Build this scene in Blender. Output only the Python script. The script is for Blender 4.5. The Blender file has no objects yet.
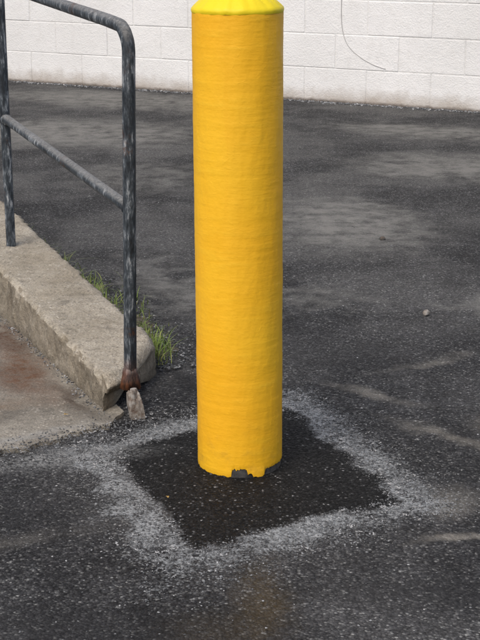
import bpy, bmesh, math, random
from mathutils import Vector, noise
random.seed(7)
K=0.7857            # survey units -> metres
S=bpy.context.scene
def V3(x,y,z=0): return Vector((x*K,y*K,z*K))

# ------------------------------------------------------------ node helpers
class NT:
    def __init__(s,name):
        s.m=bpy.data.materials.new(name); s.m.use_nodes=True
        s.t=s.m.node_tree; s.n=s.t.nodes; s.l=s.t.links
        s.b=s.n['Principled BSDF']
    def lk(s,v,sock):
        if v is None: return
        if isinstance(v,bpy.types.NodeSocket): s.l.new(v,sock)
        else:
            try: sock.default_value=v
            except Exception:
                sock.default_value=(v[0],v[1],v[2],1) if len(v)==3 else v
    def math(s,op,a,b=None,c=None,clamp=False):
        n=s.n.new('ShaderNodeMath'); n.operation=op; n.use_clamp=clamp
        s.lk(a,n.inputs[0]); s.lk(b,n.inputs[1]); s.lk(c,n.inputs[2]); return n.outputs[0]
    def vmath(s,op,a,b=None):
        n=s.n.new('ShaderNodeVectorMath'); n.operation=op
        s.lk(a,n.inputs[0])
        if b is not None:
            if op=='SCALE': s.lk(b,n.inputs['Scale'])
            else: s.lk(b,n.inputs[1])
        return n.outputs['Value'] if op in('DOT_PRODUCT','LENGTH') else n.outputs[0]
    def pos(s):
        g=s.n.new('ShaderNodeNewGeometry'); return s.vmath('SCALE',g.outputs['Position'],1/K)
    def noise(s,v,scale,detail=3,rough=.55,col=False,dist=0):
        n=s.n.new('ShaderNodeTexNoise'); s.lk(v,n.inputs['Vector'])
        n.inputs['Scale'].default_value=scale; n.inputs['Detail'].default_value=detail
        n.inputs['Roughness'].default_value=rough; n.inputs['Distortion'].default_value=dist
        return n.outputs['Color' if col else 'Fac']
    def vor(s,v,scale,feat='F1'):
        n=s.n.new('ShaderNodeTexVoronoi'); n.feature=feat; s.lk(v,n.inputs['Vector'])
        n.inputs['Scale'].default_value=scale; return n
    def ramp(s,f,stops):
        n=s.n.new('ShaderNodeValToRGB'); s.lk(f,n.inputs[0]); e=n.color_ramp.elements
        while len(e)<len(stops): e.new(.5)
        for q,(p,c) in zip(e,stops):
            q.position=p
            q.color=(c,c,c,1) if not hasattr(c,'__len__') else (c[0],c[1],c[2],1)
        return n.outputs[0]
    def mr(s,v,a,b,c=0.,d=1.,smooth=False):
        n=s.n.new('ShaderNodeMapRange'); s.lk(v,n.inputs[0])
        if smooth: n.interpolation_type='SMOOTHSTEP'
        for i,q in enumerate((a,b,c,d)): n.inputs[i+1].default_value=q
        return n.outputs[0]
    def mix(s,f,a,b,mode='MIX'):
        n=s.n.new('ShaderNodeMix'); n.data_type='RGBA'; n.blend_type=mode
        s.lk(f,n.inputs[0]); s.lk(a,n.inputs[6]); s.lk(b,n.inputs[7]); return n.outputs[2]
    def bump(s,h,dist,strength=1,nrm=None):
        n=s.n.new('ShaderNodeBump'); s.lk(h,n.inputs['Height']); n.inputs['Distance'].default_value=dist
        n.inputs['Strength'].default_value=strength
        if nrm is not None: s.l.new(nrm,n.inputs['Normal'])
        return n.outputs[0]
    def scalev(s,v,sc):
        return s.vmath('MULTIPLY',v,sc)
    def blob(s,v,cx,cy,rx,ry,rot,soft=.6):
        n=s.n.new('ShaderNodeMapping'); n.vector_type='TEXTURE'; s.l.new(v,n.inputs[0])
        n.inputs['Location'].default_value=(cx,cy,0); n.inputs['Rotation'].default_value=(0,0,math.radians(rot))
        n.inputs['Scale'].default_value=(rx,ry,1)
        L=s.vmath('LENGTH',s.scalev(n.outputs[0],(1,1,0)))
        return s.mr(L,1.0,1-soft,0,1,True)
    def out(s,col=None,rough=None,nrm=None,spec=None,metal=None):
        s.lk(col,s.b.inputs['Base Color']); s.lk(rough,s.b.inputs['Roughness'])
        if nrm is not None: s.l.new(nrm,s.b.inputs['Normal'])
        if spec is not None: s.lk(spec,s.b.inputs['Specular IOR Level'])
        if metal is not None: s.lk(metal,s.b.inputs['Metallic'])
        return s.m

def obj_from(name,verts,faces,mat,smooth=False,parent=None):
    me=bpy.data.meshes.new(name); me.from_pydata([tuple(v) for v in verts],[],faces); me.update()
    if smooth:
        for p in me.polygons: p.use_smooth=True
    o=bpy.data.objects.new(name,me); S.collection.objects.link(o)
    if mat: me.materials.append(mat)
    if parent: o.parent=parent
    return o
def empty(name):
    o=bpy.data.objects.new(name,None); S.collection.objects.link(o); return o
def tube(name,pts,r,mat,parent=None,seg=16,wob=0):
    pts=[Vector(p) for p in pts]; vs=[];fs=[]
    rs=r if hasattr(r,'__len__') else [r]*len(pts)
    up=None
    for i,p in enumerate(pts):
        t=(pts[min(i+1,len(pts)-1)]-pts[max(i-1,0)]).normalized()
        if up is None:
            up=Vector((0,0,1)) if abs(t.z)<.9 else Vector((0,1,0))
        a=(up-t*up.dot(t)).normalized(); up=a; b=t.cross(a)
        for k in range(seg):
            q=2*math.pi*k/seg; d=a*math.cos(q)+b*math.sin(q)
            rr=rs[i]+(wob*noise.noise(p*60+d*3) if wob else 0)
            vs.append(p+d*rr)
    n=len(pts)
    for i in range(n-1):
        for k in range(seg):
            fs.append((i*seg+k,i*seg+(k+1)%seg,(i+1)*seg+(k+1)%seg,(i+1)*seg+k))
    fs.append(tuple(range(seg))[::-1]); fs.append(tuple((n-1)*seg+k for k in range(seg)))
    return obj_from(name,vs,fs,mat,True,parent)

# ------------------------------------------------------------ patch outline (survey units)
PL,PT,PR,PB=Vector((-.35,3.535)),Vector((.14,3.88)),Vector((.40,3.215)),Vector((-.10,2.91))
poly=[PL,PT,PR,PB]; cen=sum(poly,Vector((0,0)))/4
planes=[]
for i in range(4):
    a,b=poly[i],poly[(i+1)%4]; d=(b-a).normalized(); n=Vector((d.y,-d.x))
    if n.dot(cen-a)>0: n=-n
    planes.append((n,n.dot(a)))
def sdf(x,y): return max(n.x*x+n.y*y-c for n,c in planes)

# ------------------------------------------------------------ asphalt
def asphalt():
    m=NT('asphalt'); P=m.pos()
    nd=m.vmath('SUBTRACT',m.noise(P,5,4,.68,True),(.5,.5,.5))
    D=m.vmath('ADD',P,m.scalev(nd,(.20,.20,0)))
    D2=m.vmath('ADD',P,m.scalev(nd,(.7,.7,0)))
    v=m.vor(P,175); sx=m.n.new('ShaderNodeSeparateColor'); m.l.new(v.outputs['Color'],sx.inputs[0])
    rnd=sx.outputs[0]; rnd2=sx.outputs[1]
    stone=m.ramp(rnd,[(0,(.024,.024,.026)),(.5,(.044,.044,.046)),(.8,(.074,.074,.075)),(.94,(.125,.125,.122)),(1,(.26,.26,.25))])
    gap=m.mr(v.outputs['Distance'],.35,.75,1,.5)
    old=m.mix(1,stone,gap,'MULTIPLY')
    big=m.noise(P,1.1,3,.6); med=m.noise(P,9,3,.65); fine=m.noise(P,75,2,.7)
    old=m.mix(1,old,m.ramp(big,[(.3,.6),(.5,.95),(.7,1.5)]),'MULTIPLY')
    old=m.mix(1,old,m.ramp(med,[(.3,.65),(.5,1.0),(.75,1.5)]),'MULTIPLY')
    old=m.mix(1,old,m.ramp(fine,[(.3,.6),(.5,1.0),(.75,1.7)]),'MULTIPLY')
    sep=m.n.new('ShaderNodeSeparateXYZ'); m.l.new(P,sep.inputs[0])
    silt=m.math('MULTIPLY',m.mr(big,.42,.62,0,1,True),m.mr(fine,.35,.65,.4,1))
    fary=m.mr(sep.outputs[1],3.6,7,.25,.6)
    col=m.mix(m.math('MULTIPLY',silt,fary),old,(.125,.122,.115))
    breakup=m.mr(med,.34,.60,.25,1)
    def dust(col,mask,c,k):
        return m.mix(m.math('MULTIPLY',m.math('MULTIPLY',mask,breakup),k),col,c)
    for (cx,cy,rx,ry,rot,k) in [(.50,6.4,.52,.85,5,1.0),(1.25,7.9,.85,.55,-10,.8),(-1.1,9.2,1.2,.8,-20,.9),
            (-.9,10.8,1.6,.6,-27,.75),(1.1,5.1,.5,.16,20,.75),(-.55,7.6,.5,.7,0,.5),(-.3,5.3,.2,.7,12,.7),(1.3,9.2,1.0,.45,-27,.7),(.15,5.1,.5,.2,0,.5)]:
        col=dust(col,m.blob(D2,cx,cy,rx,ry,rot,.7),(.20,.195,.18),k)
    for (cx,cy,rx,ry,rot,k) in [(.62,3.62,.36,.06,-42,.6),(.40,4.0,.27,.045,-35,.55),(.62,3.0,.30,.04,12,.85),
             (.75,3.75,.16,.12,0,.5),(.50,3.2,.14,.14,0,.5),(-.6,2.95,.4,.06,20,.2),(.6,4.3,.3,.05,30,.4)]:
        col=dust(col,m.blob(D,cx,cy,rx,ry,rot,.95),(.27,.25,.215),k)
    ds=None
    for n,c in planes:
        q=m.math('SUBTRACT',m.vmath('DOT_PRODUCT',D,(n.x,n.y,0)),c)
        ds=q if ds is None else m.math('SMOOTH_MAX',ds,q,.04)
    inside=m.mr(ds,.006,-.016,0,1,True)
    fresh=m.ramp(rnd,[(0,.007),(.7,.013),(.9,.024),(.97,.06),(1,.24)])
    fresh=m.mix(1,fresh,m.mr(v.outputs['Distance'],.3,.7,1,.3),'MULTIPLY')
    fresh=m.mix(1,fresh,m.ramp(fine,[(.3,.6),(.5,1.0),(.72,2.2)]),'MULTIPLY')
    sp=m.noise(P,100,2,.75)
    prof=m.ramp(m.mr(ds,-.08,.22),[(0,.05),(.16,.16),(.27,.55),(.36,.95),(.52,.78),(.68,.42),(.84,.18),(1,0)])
    lump=m.mr(m.noise(P,5,3,.65),.32,.68,.42,1.2)
    pr=m.math('MULTIPLY',prof,lump)
    ringf=m.mr(m.math('SUBTRACT',m.math('MULTIPLY',pr,.66),m.math('SUBTRACT',sp,.22)),-.02,.18,0,.9)
    col=m.mix(inside,col,fresh)
    rc=m.mix(rnd2,(.13,.137,.14),(.37,.385,.39))
    col=m.mix(ringf,col,rc)
    dl=m.blob(D,-.46,3.50,.30,.10,12,.9)
    col=m.mix(m.math('MULTIPLY',dl,m.mr(sp,.40,.58,0,.85)),col,(.29,.295,.29))
    # damp areas
    for (cx,cy,rx,ry,rot,k) in [(-.29,3.74,.15,.09,30,.9),(-.15,4.10,.08,.2,25,.8),(-.5,3.15,.30,.14,10,.4),(-.3,2.5,.6,.2,0,.5),
             (.45,2.72,.4,.16,5,.45),(.35,4.35,.3,.25,0,.35),(.1,4.6,.25,.4,0,.3),(-.05,6.6,.35,.8,0,.35),(1.0,6.2,.3,.3,0,.3)]:
        col=m.mix(m.math('MULTIPLY',m.blob(D,cx,cy,rx,ry,rot,.85),k),col,(.015,.015,.016))
    for (cx,cy,rx,ry,rot,k) in [(.055,2.68,.10,.26,0,.55),(-.03,2.5,.2,.2,0,.25)]:  # bollard's brownish reflection, painted into the asphalt colour
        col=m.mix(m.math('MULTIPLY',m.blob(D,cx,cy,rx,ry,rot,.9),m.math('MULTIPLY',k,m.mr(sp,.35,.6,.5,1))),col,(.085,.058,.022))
    h=m.math('ADD',m.math('MULTIPLY',v.outputs['Distance'],-.5),m.math('ADD',m.math('MULTIPLY',fine,.8),m.math('MULTIPLY',med,1.5)))
    nb=m.bump(h,.0045,1)
    return m.out(col,m.mr(rnd2,0,1,.65,1),nb,.22)
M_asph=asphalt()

def ground():
    def lines(a,b,fa,fb,far,n):
        L=[fa+(fb-fa)*i/n for i in range(n+1)]
        return [a]+[a+(fa-a)*.5,fa-3*K]+L+[fb+3*K,fb+(b-fb)*.5]+[b]
    xs=lines(-60,60,-2.5,2.5,0,80); ys=lines(-60,60,1.0,8.0,0,110)
    vs=[];fs=[]
    for y in ys:
        for x in xs:
            z=0
            if -2.5<x<2.5 and 1<y<8:
                z=.006*noise.noise(Vector((x*1.1,y*1.1,0)))-.002
                d=sdf(x/K,y/K)
                if d<0: z+=min(.006,-d*.06)
            vs.append((x,y,z))
    w=len(xs)
    for j in range(len(ys)-1):
        for i in range(w-1): fs.append((j*w+i,j*w+i+1,(j+1)*w+i+1,(j+1)*w+i))
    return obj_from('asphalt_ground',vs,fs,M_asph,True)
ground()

# ------------------------------------------------------------ concrete
def concrete(name,base,dark,agg=.5,stain=None):
    m=NT(name); P=m.pos()
    n1=m.noise(P,4,4,.65); n2=m.noise(P,35,3,.7); n3=m.noise(P,160,2,.7)
    col=m.mix(m.mr(n1,.35,.68,0,1),base,dark)
    v=m.vor(P,85); s=m.n.new('ShaderNodeSeparateColor'); m.l.new(v.outputs['Color'],s.inputs[0])
    ag=m.mix(s.outputs[0],(.12,.10,.08),(.55,.51,.44))
    f=m.math('MULTIPLY',m.mr(v.outputs['Distance'],.45,.3,0,1),m.mr(n2,.42,.6,0,agg))
    col=m.mix(f,col,ag)
    col=m.mix(1,col,m.ramp(n3,[(.25,.6),(.5,1.0),(.75,1.3)]),'MULTIPLY')
    col=m.mix(1,col,m.ramp(n2,[(.28,.62),(.45,1.0),(.8,1.15)]),'MULTIPLY')
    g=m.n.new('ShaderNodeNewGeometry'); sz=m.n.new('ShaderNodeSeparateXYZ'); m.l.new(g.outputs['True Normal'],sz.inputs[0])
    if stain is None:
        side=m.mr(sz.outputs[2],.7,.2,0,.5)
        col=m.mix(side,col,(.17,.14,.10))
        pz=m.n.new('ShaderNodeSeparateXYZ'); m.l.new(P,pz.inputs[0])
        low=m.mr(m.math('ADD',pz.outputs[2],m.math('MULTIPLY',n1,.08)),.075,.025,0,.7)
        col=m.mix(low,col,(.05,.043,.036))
        drip=m.noise(m.scalev(P,(3,3,1.5)),3,4,.7)
        col=m.mix(m.math('MULTIPLY',m.mr(sz.outputs[2],.6,.3,0,1),m.mr(drip,.45,.68,0,.6)),col,(.07,.055,.04))
        col=m.mix(m.mr(m.noise(P,11,3,.7),.56,.72,0,.55),col,(.14,.125,.10))
        col=m.mix(m.mr(m.noise(P,2.6,3,.6),.5,.66,0,.35),col,(.22,.18,.12))
        rb=m.blob(P,-.31,3.84,.055,.07,0,.9)
        col=m.mix(m.math('MULTIPLY',rb,m.mr(n2,.4,.55,.3,1)),col,(.10,.035,.015))
    else:
        nd=m.vmath('SUBTRACT',m.noise(P,5,3,.6,True),(.5,.5,.5))
        D=m.vmath('ADD',P,m.scalev(nd,(.3,.3,0)))
        for (cx,cy,rx,ry,rot,c,k) in stain:
            b=m.blob(D,cx,cy,rx,ry,rot,.85)
            col=m.mix(m.math('MULTIPLY',b,m.mr(n2,.35,.6,.5*k,k)),col,c)
    h=m.math('ADD',m.math('MULTIPLY',n2,1.),m.math('MULTIPLY',n3,.35))
    return m.out(col,.9 if stain is None else .65,m.bump(h,.006,.9),.25)
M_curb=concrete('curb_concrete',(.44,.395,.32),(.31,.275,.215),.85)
M_slab=concrete('slab_concrete',(.29,.265,.22),(.18,.16,.13),.8,
    [(-.70,4.2,.14,.45,25,(.12,.05,.020),.85),(-.50,3.93,.06,.22,25,(.06,.04,.028),.85),(-.8,3.85,.3,.12,10,(.16,.10,.055),.75),
     (-.62,3.62,.3,.06,28,(.32,.315,.295),.75),(-.42,3.78,.10,.08,0,(.10,.09,.075),.7),(-.78,4.55,.1,.3,25,(.08,.033,.015),.85),
     (-.66,3.78,.12,.04,30,(.09,.08,.065),.6)])

A=Vector((-.385,3.80)); dr=Vector((-.418,.908)); nr=Vector((.908,.418)); Wc=.262
def curb():
    prof=[]
    for i in range(13): prof.append((0,i/12))
    for i in range(1,21): prof.append((i/20,1))
    for i in range(1,9): prof.append((1,1-i/8))
    nT=480; L=3.4
    vs=[];fs=[]
    for j in range(nT+1):
        for (s_,h_) in prof:
            start=.02+.27*s_**1.5
            tt=start+(L-start)*(j/nT)
            top=.098+.072*tt
            e=min(1,(tt-start)/.05)
            drop=(1-e)**2*.03
            w=s_*Wc
            x=A+dr*tt+nr*w
            z=(top-drop)*h_-.02*(1-h_)
            ed=min(s_,1-s_)*Wc
            if h_>.99: z-=max(0,.012-ed)*.75
            p=Vector((x.x,x.y,z))
            q=noise.noise(p*9)*.007+noise.noise(p*28)*.005+noise.noise(p*80)*.004
            out_=-nr if s_==0 else (nr if s_==1 else Vector((0,0)))
            if s_ in(0,1):
                x2=Vector((p.x,p.y))+out_*q*1.3
                cn=max(0,noise.noise(Vector((tt*14,s_*9,3)))-.05)+.5*max(0,noise.noise(Vector((tt*45,s_*9,7))))
                hh=max(0,(h_-.72)/.28); chip=cn*.032*hh*hh
                x2-=out_*chip
                p.x,p.y=x2.x,x2.y
                if h_==1: p.z-=chip*.7
            if h_==1: p.z+=q*.7
            vs.append(p*K)
    w=len(prof)
    for j in range(nT):
        for i in range(w-1):
            fs.append((j*w+i,(j+1)*w+i,(j+1)*w+i+1,j*w+i+1))
    def cap(base_idx,outd):
        base=[base_idx+i for i in range(w)]; cur=base
        c0=sum((vs[i] for i in base),Vector())/w
        for r_ in (.85,.65,.42,.2):
            nx=[]
            for k in base:
                p=c0+(vs[k]-c0)*r_
                b=(1-r_)*.022+noise.noise(p*22)*.014+noise.noise(p*60)*.006
                vs.append(p+outd*b); nx.append(len(vs)-1)
            for i in range(w-1): fs.append((nx[i],cur[i],cur[i+1],nx[i+1]))
            cur=nx
        vs.append(c0+outd*.02); ci=len(vs)-1
        for i in range(w-1): fs.append((ci,cur[i],cur[i+1]))
    cap(0,Vector((.05,-1,0)).normalized()*K)
    base=nT*w; c=sum((vs[base+i] for i in range(w)),Vector())/w; vs.append(c); ci=len(vs)-1
    for i in range(w-1): fs.append((ci,base+i+1,base+i))
    obj_from('concrete_curb',vs,fs,M_curb,True)
curb()

def slab():
    def rag(a,b,n,amp,seed):
        r=[]
        for i in range(n):
            t=i/n; p=a.lerp(b,t); k=(noise.noise(Vector((p.x*14,p.y*14,seed)))+.4*noise.noise(Vector((p.x*50,p.y*50,seed))))*amp
            d=(b-a).normalized(); r.append(p+Vector((-d.y,d.x))*k)
        return r
    p0=A+dr*3.4+nr*.05; p1=A+nr*.05; p2=Vector((-.372,3.71)); p3=Vector((-.66,3.49)); p4=Vector((-3.2,2.3)); p5=Vector((-4.4,4.6))
    pts=[p0]+rag(p1,p2,10,.012,1)+rag(p2,p3,60,.03,2)+rag(p3,p4,90,.04,3)+[p4,p5]
    n=len(pts)
    vs=[V3(p.x,p.y,.007) for p in pts]+[V3(p.x,p.y,-.03) for p in pts]
    fs=[tuple(range(n))]+[(i,i+n,(i+1)%n+n,(i+1)%n) for i in range(n)]
    o=obj_from('concrete_walkway',vs,fs,M_slab)
    bm=bmesh.new(); bm.from_mesh(o.data); bmesh.ops.triangulate(bm,faces=[f for f in bm.faces if len(f.verts)>4]); bmesh.ops.recalc_face_normals(bm,faces=bm.faces); bm.to_mesh(o.data); bm.free()
slab()

# ------------------------------------------------------------ bollard
def yellow(name,c1,c2):
    m=NT(name); P=m.pos()
    n1=m.noise(P,3,2,.5)
    Ps=m.scalev(P,(1,1,7)); streak=m.noise(Ps,7,3,.55)
    vert=m.noise(m.scalev(P,(9,9,.8)),5,2,.6)
    fine=m.noise(P,110,2,.6); mid=m.noise(P,24,3,.6)
    col=m.mix(m.mr(n1,.35,.65),c1,c2)
    col=m.mix(m.mr(streak,.58,.8,0,.22),col,(c1[0],c1[1]*1.2,.05))
    col=m.mix(m.mr(vert,.55,.75,0,.18),col,(c2[0]*.95,c2[1]*.90,.01))
    pz=m.n.new('ShaderNodeSeparateXYZ'); m.l.new(P,pz.inputs[0])
    grime=m.math('MULTIPLY',m.mr(pz.outputs[2],.16,.0,0,1),m.mr(mid,.52,.68,0,.35))
    col=m.mix(grime,col,(.30,.17,.03))
    v=m.vor(m.scalev(P,(1,1,1.8)),11,'DISTANCE_TO_EDGE')
    crack=m.math('MULTIPLY',m.mr(v.outputs[0],0,.03,1,0),m.mr(mid,.52,.62))
    h=m.math('ADD',m.math('MULTIPLY',streak,.65),m.math('ADD',m.math('MULTIPLY',mid,.40),m.math('MULTIPLY',fine,.26)))
    h=m.math('ADD',h,m.math('MULTIPLY',crack,.07))
    return m.out(col,m.mr(mid,.3,.7,.45,.6),m.bump(h,.0032,.5),.35)
M_yel=yellow('bollard_yellow_paint',(.97,.545,.022),(.95,.485,.016))
M_cap=yellow('bollard_cap_paint',(.90,.72,.02),(.86,.65,.015))
def steel():
    m=NT('weathered_steel'); P=m.pos(); n=m.noise(P,30,3,.7)
    return m.out(m.ramp(n,[(.35,(.03,.03,.03)),(.55,(.09,.085,.08)),(.7,(.14,.10,.07))]),.8,m.bump(n,.003,.6),.3)
M_steel=steel()
def bollard():
    root=empty('bollard'); cx,cy=0.0,3.435; R=.1105; seg=360
    root.location=V3(cx,cy,0)
    def L(x,y,z): return Vector((x*K,y*K,z*K))
    HT=1.168
    def bottom(ph):
        p=(ph+180)%360-180
        def st(a,b,w=1.2): return 1/(1+math.exp(-(p-a)/w*3))-1/(1+math.exp(-(p-b)/w*3))
        z=.008+.004*noise.noise(Vector((p*.15,0,0)))+.002*noise.noise(Vector((p*.7,5,0)))
        z+=.021*st(-11,10)+.015*st(36,100,2)+.009*st(10,17)-.004*st(22,31)
        z+=.005*noise.noise(Vector((p*.5,3,0)))*(st(-13,12)+st(34,100))
        if p>100 or p<-95: z+=.02+.01*noise.noise(Vector((p*.08,8,0)))
        return z
    nz=150; vs=[];fs=[]
    laps=[(random.uniform(.05,1.1),random.uniform(-.02,.02),random.random()*6.28,random.uniform(.0002,.0006)) for _ in range(14)]
    for j in range(nz+1):
        f=j/nz
        for k in range(seg):
            ph=360*k/seg; a=math.radians(ph)
            zb=bottom(ph); z=zb+(HT-zb)*f
            d=Vector((math.sin(a),-math.cos(a),0))
            r=R+.0010*noise.noise(Vector((d.x*3,d.y*3,z*9)))+.0004*noise.noise(Vector((d.x*9,d.y*9,z*34)))
            for (lz,tl,p0,am) in laps:
                q=abs(z-lz-tl*math.sin(a+p0))
                if q<.006: r+=am*(1-q/.006)
            if 12<ph<35 and z<.035: r+=.004*(1-z/.035)
            if j==0: r-=.0012
            vs.append(L(d.x*r,d.y*r,z))
    for j in range(nz):
        for k in range(seg):
            fs.append((j*seg+k,j*seg+(k+1)%seg,(j+1)*seg+(k+1)%seg,(j+1)*seg+k))
    obj_from('painted_sleeve',vs,fs,M_yel,True,root)
    vs=[];fs=[]
    zs=[-.06,0,.02,.04,.06,.09]
    for z in zs:
        for k in range(96):
            a=2*math.pi*k/96; r=.1075+.0008*noise.noise(Vector((math.sin(a)*5,math.cos(a)*5,z*30)))
            vs.append(L(math.sin(a)*r,-math.cos(a)*r,z))
    for j in range(len(zs)-1):
        for k in range(96): fs.append((j*96+k,j*96+(k+1)%96,(j+1)*96+(k+1)%96,(j+1)*96+k))
    obj_from('steel_pipe',vs,fs,M_steel,True,root)
    prof=[(.1105,HT-.002),(.1113,HT+.000),(.1122,HT+.004),(.1115,HT+.009),(.107,HT+.014),(.098,HT+.022),(.086,HT+.032),(.068,HT+.043),(.045,HT+.052),(.02,HT+.056)]
    vs=[];fs=[];sg=120
    for r,z in prof:
        for k in range(sg):
            a=2*math.pi*k/sg; q=.0018*noise.noise(Vector((math.sin(a)*6,math.cos(a)*6,z*20+4)))
            vs.append(L(math.sin(a)*(r+q),-math.cos(a)*(r+q),z+q))
    for j in range(len(prof)-1):
        for k in range(sg): fs.append((j*sg+k,j*sg+(k+1)%sg,(j+1)*sg+(k+1)%sg,(j+1)*sg+k))
    vs.append(L(0,0,HT+.057)); c=len(vs)-1; b=(len(prof)-1)*sg
    for k in range(sg): fs.append((b+k,b+(k+1)%sg,c))
    obj_from('domed_cap',vs,fs,M_cap,True,root)
    root.rotation_euler=(0,math.radians(-.3),0)
bollard()

# ------------------------------------------------------------ railing
def railmat():
    m=NT('worn_rail_paint'); P=m.pos()
    n=m.noise(m.scalev(P,(1,1,.25)),60,4,.78); n2=m.noise(P,9,3,.6); n3=m.noise(P,120,2,.6)
    big=m.noise(P,6,2,.6)
    t=m.math('ADD',n,m.mr(big,.3,.7,-.07,.07))
    col=m.ramp(t,[(.38,(.014,.018,.023)),(.49,(.036,.045,.055)),(.57,(.085,.10,.115)),(.63,(.25,.27,.29)),(.72,(.38,.39,.39))])
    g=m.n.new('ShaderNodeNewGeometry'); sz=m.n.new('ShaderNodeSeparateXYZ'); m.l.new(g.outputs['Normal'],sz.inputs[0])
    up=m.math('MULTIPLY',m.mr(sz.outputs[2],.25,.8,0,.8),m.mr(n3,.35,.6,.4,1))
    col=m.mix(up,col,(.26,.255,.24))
    pz=m.n.new('ShaderNodeSeparateXYZ'); m.l.new(P,pz.inputs[0])
    rust=m.math('MULTIPLY',m.mr(m.math('ADD',pz.outputs[2],m.math('MULTIPLY',n2,.12)),.22,.15,0,1),m.mr(pz.outputs[1],4.0,3.9,.35,1))
    col=m.mix(rust,col,m.mix(m.mr(n,.4,.6),(.03,.014,.009),(.17,.06,.022)))
    spots=m.math('MULTIPLY',m.mr(n2,.60,.68,0,1),m.mr(n3,.45,.6,0,.8))
    col=m.mix(spots,col,(.09,.04,.02))
    return m.out(col,m.mr(n,.4,.6,.45,.75),m.bump(n,.003,.7),.4)
M_rail=railmat()
def railing():
    root=empty('handrail')
    p0=Vector((-.318,3.850)); dd=Vector((-.395,.9187))
    r=.0185; lean=.017
    def pt(t,z,l=0): 
        q=p0+dd*t; return Vector(((q.x+l)*K,q.y*K,z*K))
    zt=lambda t:1.100+.036*t
    pts=[]
    for i in range(24):
        z=.07+(1.035-.07)*i/23; pts.append(pt(0,z,lean*(z-.1)))
    R_=.065
    for i in range(1,11):
        a=math.pi/2*i/10
        t=R_*(1-math.cos(a)); z=1.035+R_*math.sin(a)
        pts.append(pt(t,z,lean*.94*(1-.3*i/10)))
    for i in range(1,30):
        t=R_+(2.62-R_)*i/29; pts.append(pt(t,zt(t),lean*.6*(1-t/2.62)))
    z0=zt(2.62)
    for i in range(1,11):
        a=math.pi/2*i/10
        pts.append(pt(2.62+R_*math.sin(a),z0-R_*(1-math.cos(a))))
    for i in range(1,20): pts.append(pt(2.62+R_,z0-R_-(z0-R_-.2)*i/19))
    tube('bent_top_rail',pts,r*K,M_rail,root,20,.0006)
    tube('middle_post',[pt(1.36,.15+(zt(1.36)-.15-.015)*i/20) for i in range(21)],r*.95*K,M_rail,root,20,.0006)
    tube('mid_rail',[pt(.01+(2.66)*i/40,.600+.052*(.01+2.66*i/40),lean*.5*(1-i/40)) for i in range(41)],.0165*K,M_rail,root,20,.0005)
    for t,z in((0,.600),(1.36,.671)):
        for sg in (-1,1):
            a=pt(t+sg*.012,z+sg*.0006,lean*.5 if t==0 else 0); b=pt(t+sg*.026,z+sg*.0012,lean*.5 if t==0 else 0)
            if t==0 and sg<0: continue
            tube('weld',[a,b],[.0215*K,.0175*K],M_rail,root,16,.0012)
    tube('rusted_foot',[pt(0,.07),pt(0,.10),pt(0,.115),pt(0,.13)],[.030*K,.026*K,.022*K,.019*K],M_rail,root,20,.004)
railing()

def chunk(name,loc,sc,mat,rot=0,seed=0,sub=3,amp=.25,tilt=0):
    bm=bmesh.new(); bmesh.ops.create_icosphere(bm,subdivisions=sub,radius=1)
    for v in bm.verts:
        d=v.co.normalized(); k=1+amp*noise.noise(d*1.3+Vector((seed,0,0)))+amp*.5*noise.noise(d*3.5+Vector((seed,9,0)))
        c=d*k
        c=Vector((max(-.75,min(.8,c.x)),max(-.8,min(.75,c.y)),min(.85,c.z)))
        tp=1-.22*max(0,c.z); c.x*=tp;c.y*=tp
        co=Vector((c.x*sc[0]+tilt*c.z*sc[2],c.y*sc[1],c.z*sc[2])); cr,sr=math.cos(rot),math.sin(rot)
        v.co=Vector((co.x*cr-co.y*sr,co.x*sr+co.y*cr,co.z))*K+loc
    me=bpy.data.meshes.new(name); bm.to_mesh(me); bm.free(); me.materials.append(mat)
    o=bpy.data.objects.new(name,me); S.collection.objects.link(o); return o
def grey_chunk_mat():
    m=NT('pale_stone'); P=m.pos(); n=m.noise(P,60,3,.7)
    return m.out(m.ramp(n,[(.3,(.12,.08,.06)),(.5,(.25,.22,.19)),(.7,(.42,.40,.37))]),.85,m.bump(n,.003,.7),.2)
M_ch=grey_chunk_mat()
chunk('concrete_fragment',V3(-.302,3.80,.030),(.027,.025,.062),M_ch,.3,3,4,.4,-.12)
chunk('pebble',V3(.671,4.85,.010),(.016,.013,.011),M_ch,.8,5,2)
chunk('pebble',V3(.63,6.05,.008),(.016,.013,.010),M_steel,.2,8,2)

# ------------------------------------------------------------ block wall
def wallmat(name,a,b,mort=False):
    m=NT(name); P=m.pos()
    n=m.noise(P,1.6,3,.6); n2=m.noise(P,14,3,.65); n3=m.noise(P,90,2,.6)
    col=m.mix(m.mr(n,.35,.7,0,1),a,b)
    col=m.mix(m.mr(n2,.55,.8,0,.3),col,(.60,.58,.55))
    pz=m.n.new('ShaderNodeSeparateXYZ'); m.l.new(P,pz.inputs[0])
    low=m.mr(m.math('SUBTRACT',pz.outputs[2],m.math('MULTIPLY',m.noise(P,5,4,.7),.22)),.02,-.11,0,.8)
    col=m.mix(low,col,(.38,.32,.26))
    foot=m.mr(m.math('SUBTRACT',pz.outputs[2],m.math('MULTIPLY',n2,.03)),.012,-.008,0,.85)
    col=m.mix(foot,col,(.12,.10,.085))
    st=m.noise(m.scalev(P,(5,5,.9)),1.6,4,.7)
    col=m.mix(m.mr(st,.56,.75,0,.14),col,(.55,.52,.49))
    return m.out(col,.7,m.bump(m.math('ADD',n3,n2),.005,.6),.3)
M_wall=wallmat('white_painted_block',(.86,.855,.845),(.78,.775,.76))
M_mort=wallmat('painted_mortar',(.80,.795,.78),(.70,.695,.68))
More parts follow.
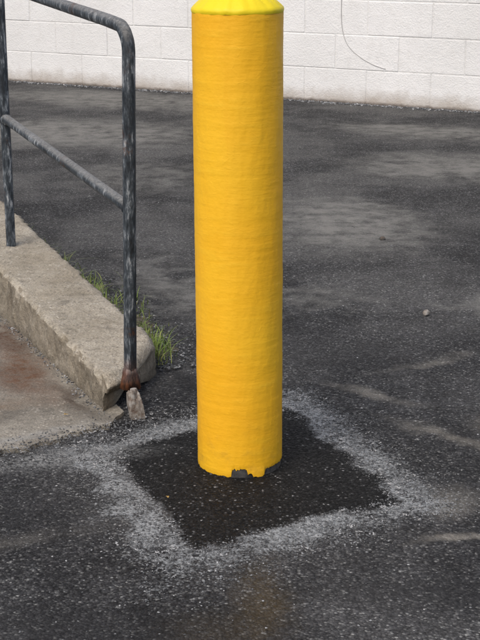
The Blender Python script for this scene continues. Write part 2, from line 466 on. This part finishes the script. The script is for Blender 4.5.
def wall():
    W0=Vector((-2.065*K,12.14*K,0)); w=Vector((.886,-.4637,0)).normalized(); nb=Vector((.4637,.886,0)).normalized()
    root=empty('concrete_block_wall')
    def box(bm,t0,t1,z0,z1,d0,d1):
        vs=[bm.verts.new(W0+w*t+nb*d+Vector((0,0,z))) for t in(t0,t1) for d in(d0,d1) for z in(z0,z1)]
        for f in((0,1,3,2),(4,6,7,5),(0,4,5,1),(2,3,7,6),(0,2,6,4),(1,5,7,3)): bm.faces.new([vs[i] for i in f])
    T0,T1,HH=-9.0,13.0,3.4
    bm=bmesh.new(); box(bm,T0,T1,-.2,HH,.0002,.19)
    bmesh.ops.recalc_face_normals(bm,faces=bm.faces)
    me=bpy.data.meshes.new('mortar_core'); bm.to_mesh(me); bm.free(); me.materials.append(M_mort)
    o=bpy.data.objects.new('mortar_core',me); S.collection.objects.link(o); o.parent=root
    bm=bmesh.new()
    nC=int(HH/.2)
    for c in range(nC):
        off=.2*(c%2)+.07
        t=T0-.4+off
        while t<T1:
            a,b=max(t,T0),min(t+.4,T1)
            if b-a>.05:
                q=random.uniform(-.0012,.0012); g=random.uniform(.0025,.0045)
                box(bm,a+g,b-g,(c*.2+g if c else -.05),c*.2+.2-g,-.0022+q,.18)
            t+=.4
    bmesh.ops.recalc_face_normals(bm,faces=bm.faces)
    me=bpy.data.meshes.new('blocks'); bm.to_mesh(me); bm.free(); me.materials.append(M_wall)
    o=bpy.data.objects.new('blocks',me); S.collection.objects.link(o); o.parent=root
    md=o.modifiers.new('b','BEVEL'); md.width=.002; md.segments=1
    bm=bmesh.new(); box(bm,T0-.03,T1+.03,HH+.001,HH+.08,-.03,.23)
    bmesh.ops.recalc_face_normals(bm,faces=bm.faces)
    me=bpy.data.meshes.new('coping'); bm.to_mesh(me); bm.free(); me.materials.append(M_mort)
    o=bpy.data.objects.new('coping',me); S.collection.objects.link(o); o.parent=root
    key=[(3.17,3.5/K),(3.19,1.6),(3.19,.95),(3.185,.72),(3.195,.56),(3.24,.44),(3.33,.36),(3.45,.30),(3.56,.27)]
    pts=[]
    for i in range(len(key)-1):
        for j in range(8):
            f=j/8
            p=[key[max(i-1,0)],key[i],key[i+1],key[min(i+2,len(key)-1)]]
            r=[.5*((2*p[1][d])+(-p[0][d]+p[2][d])*f+(2*p[0][d]-5*p[1][d]+4*p[2][d]-p[3][d])*f*f+(-p[0][d]+3*p[1][d]-3*p[2][d]+p[3][d])*f**3) for d in(0,1)]
            pts.append(W0+w*r[0]*K-nb*.004+Vector((0,0,r[1]*K)))
    m=NT('painted_cable'); m.out((.50,.49,.48),.6)
    tube('wall_cable',pts,.0024,m.m,None,8)
wall()

# ------------------------------------------------------------ gravel
def gravel():
    m=NT('crushed_stone'); P=m.pos(); v=m.vor(P,60); s=m.n.new('ShaderNodeSeparateColor'); m.l.new(v.outputs['Color'],s.inputs[0])
    m.out(m.ramp(s.outputs[0],[(0,(.05,.05,.052)),(.5,(.14,.145,.15)),(.85,(.26,.265,.27)),(1,(.45,.45,.45))]),.9,None,.2)
    vs=[];fs=[]
    base=[(1,0,0),(-1,0,0),(0,1,0),(0,-1,0),(0,0,1),(0,0,-1)]
    bf=[(0,2,4),(2,1,4),(1,3,4),(3,0,4),(2,0,5),(1,2,5),(3,1,5),(0,3,5)]
    def stone(x,y,z,r):
        b=len(vs); a=random.random()*6.28; ca,sa=math.cos(a),math.sin(a)
        for q in base:
            k=[random.uniform(.6,1.2) for _ in range(3)]
            X,Y,Z=q[0]*k[0]+random.uniform(-.25,.25),q[1]*k[1]+random.uniform(-.25,.25),q[2]*k[2]*.7
            vs.append(((x+(X*ca-Y*sa)*r)*K,(y+(X*sa+Y*ca)*r)*K,(z+Z*r)*K))
        fs.extend([tuple(b+i for i in f) for f in bf])
    gz=lambda x,y: (.006*noise.noise(Vector((x*K*1.1,y*K*1.1,0)))-.002)/K
    n=0
    while n<9000:
        x=random.uniform(-.68,.74); y=random.uniform(2.55,4.2); d=sdf(x,y)+.06*noise.noise(Vector((x*6,y*6,0)))
        if -.03<d<.24:
            p=math.exp(-((d-.045)/.075)**2)
            p*=.35+1.2*max(0,noise.noise(Vector((x*5,y*5,4)))+.4)
        elif d<=-.03: p=.04
        else: p=.0
        if random.random()<p:
            if math.hypot(x,y-3.435)<.115: continue
            stone(x,y,gz(x,y)+.001,random.choice((.0014,.0017,.002,.0024,.003,.0036))); n+=1
    for _ in range(2600):
        y=2.3+random.random()**1.3*5; x=random.uniform(-1.2,1.2)*y/4
        q=Vector((x,y))-A
        if q.dot(nr)<Wc+.02 and q.dot(dr)>-.15 : continue
        if sdf(x,y)<0 and random.random()<.6: continue
        stone(x,y,gz(x,y)+.001,random.choice((.0015,.002,.0025,.003,.0035)))
    for _ in range(1300):
        x=random.gauss(-.45,.18); y=3.62+ (x+.42)*.6+random.gauss(0,.05)
        if (Vector((x,y))-A).dot(dr)>0 and (Vector((x,y))-A).dot(nr)>-.01: continue
        stone(x,y,.009 ,random.choice((.0015,.002,.003,.0035)))
    for _ in range(220):
        x=random.gauss(-.27,.08); y=random.gauss(3.81,.07)
        if (Vector((x,y))-A).dot(dr)>.02+.2*max(0,(Vector((x,y))-A).dot(nr)/Wc): continue
        stone(x,y,.002,random.choice((.0015,.002,.003,.0045)))
    for _ in range(700):
        t=random.random()*2.6; q=A+dr*t-nr*abs(random.gauss(0,.018)); stone(q.x,q.y,.009,random.choice((.0015,.0025,.004)))
    for _ in range(3500):
        t=.3+random.random()*3; w=Wc+.03+abs(random.gauss(0,.09)); q=A+dr*t+nr*w
        stone(q.x,q.y,.006,random.choice((.002,.003,.004,.006)))
    # grit line at the foot of the wall
    W0=Vector((-2.065,12.14)); wd=Vector((.886,-.4637)); nn=Vector((-.4637,-.886))
    for _ in range(1800):
        q=W0+wd*random.uniform(-.6,5.2)+nn*(.01+abs(random.gauss(0,.04))); stone(q.x,q.y,.002,random.choice((.004,.006,.009,.012)))
    obj_from('gravel',vs,fs,m.m)
gravel()

def soil():
    m=NT('soil'); P=m.pos(); n=m.noise(P,30,3,.7)
    m.out(m.ramp(n,[(.3,(.07,.058,.042)),(.55,(.15,.13,.10)),(.8,(.24,.215,.175))]),.95,m.bump(n,.008,.9),.1)
    vs=[];fs=[];nt=300;nw=16
    for j in range(nt+1):
        t=.33+2.9*j/nt
        for i in range(nw+1):
            s_=i/nw; wd=.20+.10*noise.noise(Vector((t*4,0,2)))+.06*noise.noise(Vector((t*17,0,2)))
            taper=min(1,j/20)
            q=A+dr*t+nr*(Wc-.02+wd*s_*taper)
            p=Vector((q.x,q.y,0)); z=(.05*(1-s_)**1.0+.014*noise.noise(p*25)*(1-s_))*taper
            if i==nw: z=-.012
            vs.append(V3(q.x,q.y,z))
    w=nw+1
    for j in range(nt):
        for i in range(nw): fs.append((j*w+i,j*w+i+1,(j+1)*w+i+1,(j+1)*w+i))
    obj_from('soil_strip',vs,fs,m.m,True)
soil()
def grass():
    m=NT('grass_blades'); P=m.pos(); n=m.noise(P,18,2,.5)
    m.out(m.ramp(n,[(.3,(.10,.17,.03)),(.52,(.19,.26,.055)),(.70,(.36,.34,.14))]),.6,None,.3)
    vs=[];fs=[]
    def blade(x,y,h,w,lean,az,z0=.0):
        b=len(vs); ca,sa=math.cos(az),math.sin(az); px,py=-sa,ca; N=5
        for i in range(N+1):
            f=i/N; o=lean*h*f*f; ww=w*(1-f**1.5)+.0002
            z=z0+h*f*(1-.35*lean*f)
            for sgn in(-1,1): vs.append(((x+ca*o+px*ww*sgn)*K,(y+sa*o+py*ww*sgn)*K,z*K))
        for i in range(N): fs.append((b+2*i,b+2*i+1,b+2*i+3,b+2*i+2))
    for t,o,sp,nb,h in [(.38,.03,.04,90,.07),(.50,.05,.05,110,.07),(.64,.06,.05,90,.055),(.80,.07,.06,110,.055),
                     (1.0,.08,.07,130,.06),(1.2,.08,.08,150,.065),(1.4,.08,.08,110,.06),(1.62,.06,.07,170,.085),(1.9,.07,.1,110,.07),(2.4,.06,.2,120,.1)]:
        for _ in range(nb):
            tt=random.gauss(t,sp); w=Wc+.012+abs(random.gauss(o*.7,o*.8)); q=A+dr*tt+nr*w
            blade(q.x,q.y,h*random.uniform(.35,1.2),random.uniform(.0010,.0021),random.uniform(.2,1.5),random.random()*6.28,.03)
    obj_from('grass',vs,fs,m.m,True)
grass()

def litter():
    m=NT('dry_leaf'); m.out((.42,.27,.08),.7)
    vs=[];fs=[]
    for (x,y,r) in [(-.178,3.19,.005),(-.5,3.78,.005)]:
        b=len(vs); a0=random.random()*6
        for k in range(7):
            a=a0+k*6.283/7; rr=r*random.uniform(.6,1.3)*(1.5 if k%3==0 else 1)
            vs.append(V3(x+math.cos(a)*rr,y+math.sin(a)*rr*.8,.012+random.uniform(0,.004)))
        fs.append(tuple(range(b,b+7)))
    obj_from('leaf_litter',vs,fs,m.m)
litter()

# ------------------------------------------------------------ light
W=bpy.data.worlds.new('World'); S.world=W; W.use_nodes=True; nt=W.node_tree
sk=nt.nodes.new('ShaderNodeTexSky'); sk.sky_type='NISHITA'; sk.sun_disc=False
el=math.radians(52); az=math.radians(212)
sk.sun_elevation=el; sk.sun_rotation=az; sk.air_density=1.0; sk.dust_density=4; sk.ozone_density=.6
nt.links.new(sk.outputs[0],nt.nodes['Background'].inputs[0]); nt.nodes['Background'].inputs[1].default_value=.145
d=Vector((math.sin(az)*math.cos(el),math.cos(az)*math.cos(el),math.sin(el)))
sl=bpy.data.lights.new('sun','SUN'); sl.energy=1.5; sl.angle=math.radians(40); sl.color=(1,.97,.92)
so=bpy.data.objects.new('sun',sl); S.collection.objects.link(so); so.rotation_euler=d.to_track_quat('Z','Y').to_euler(); so.location=(0,0,8)

# ------------------------------------------------------------ camera
cd=bpy.data.cameras.new('camera'); co=bpy.data.objects.new('camera',cd); S.collection.objects.link(co)
co.location=(0,0,1.4*K); co.rotation_euler=(math.radians(90-16.3),0,0)
cd.sensor_fit='VERTICAL'; cd.sensor_height=24; cd.sensor_width=18; cd.lens=24*1400/640; cd.clip_end=500
S.camera=co
S.view_settings.view_transform='Standard'; S.view_settings.look='None'; S.view_settings.exposure=0
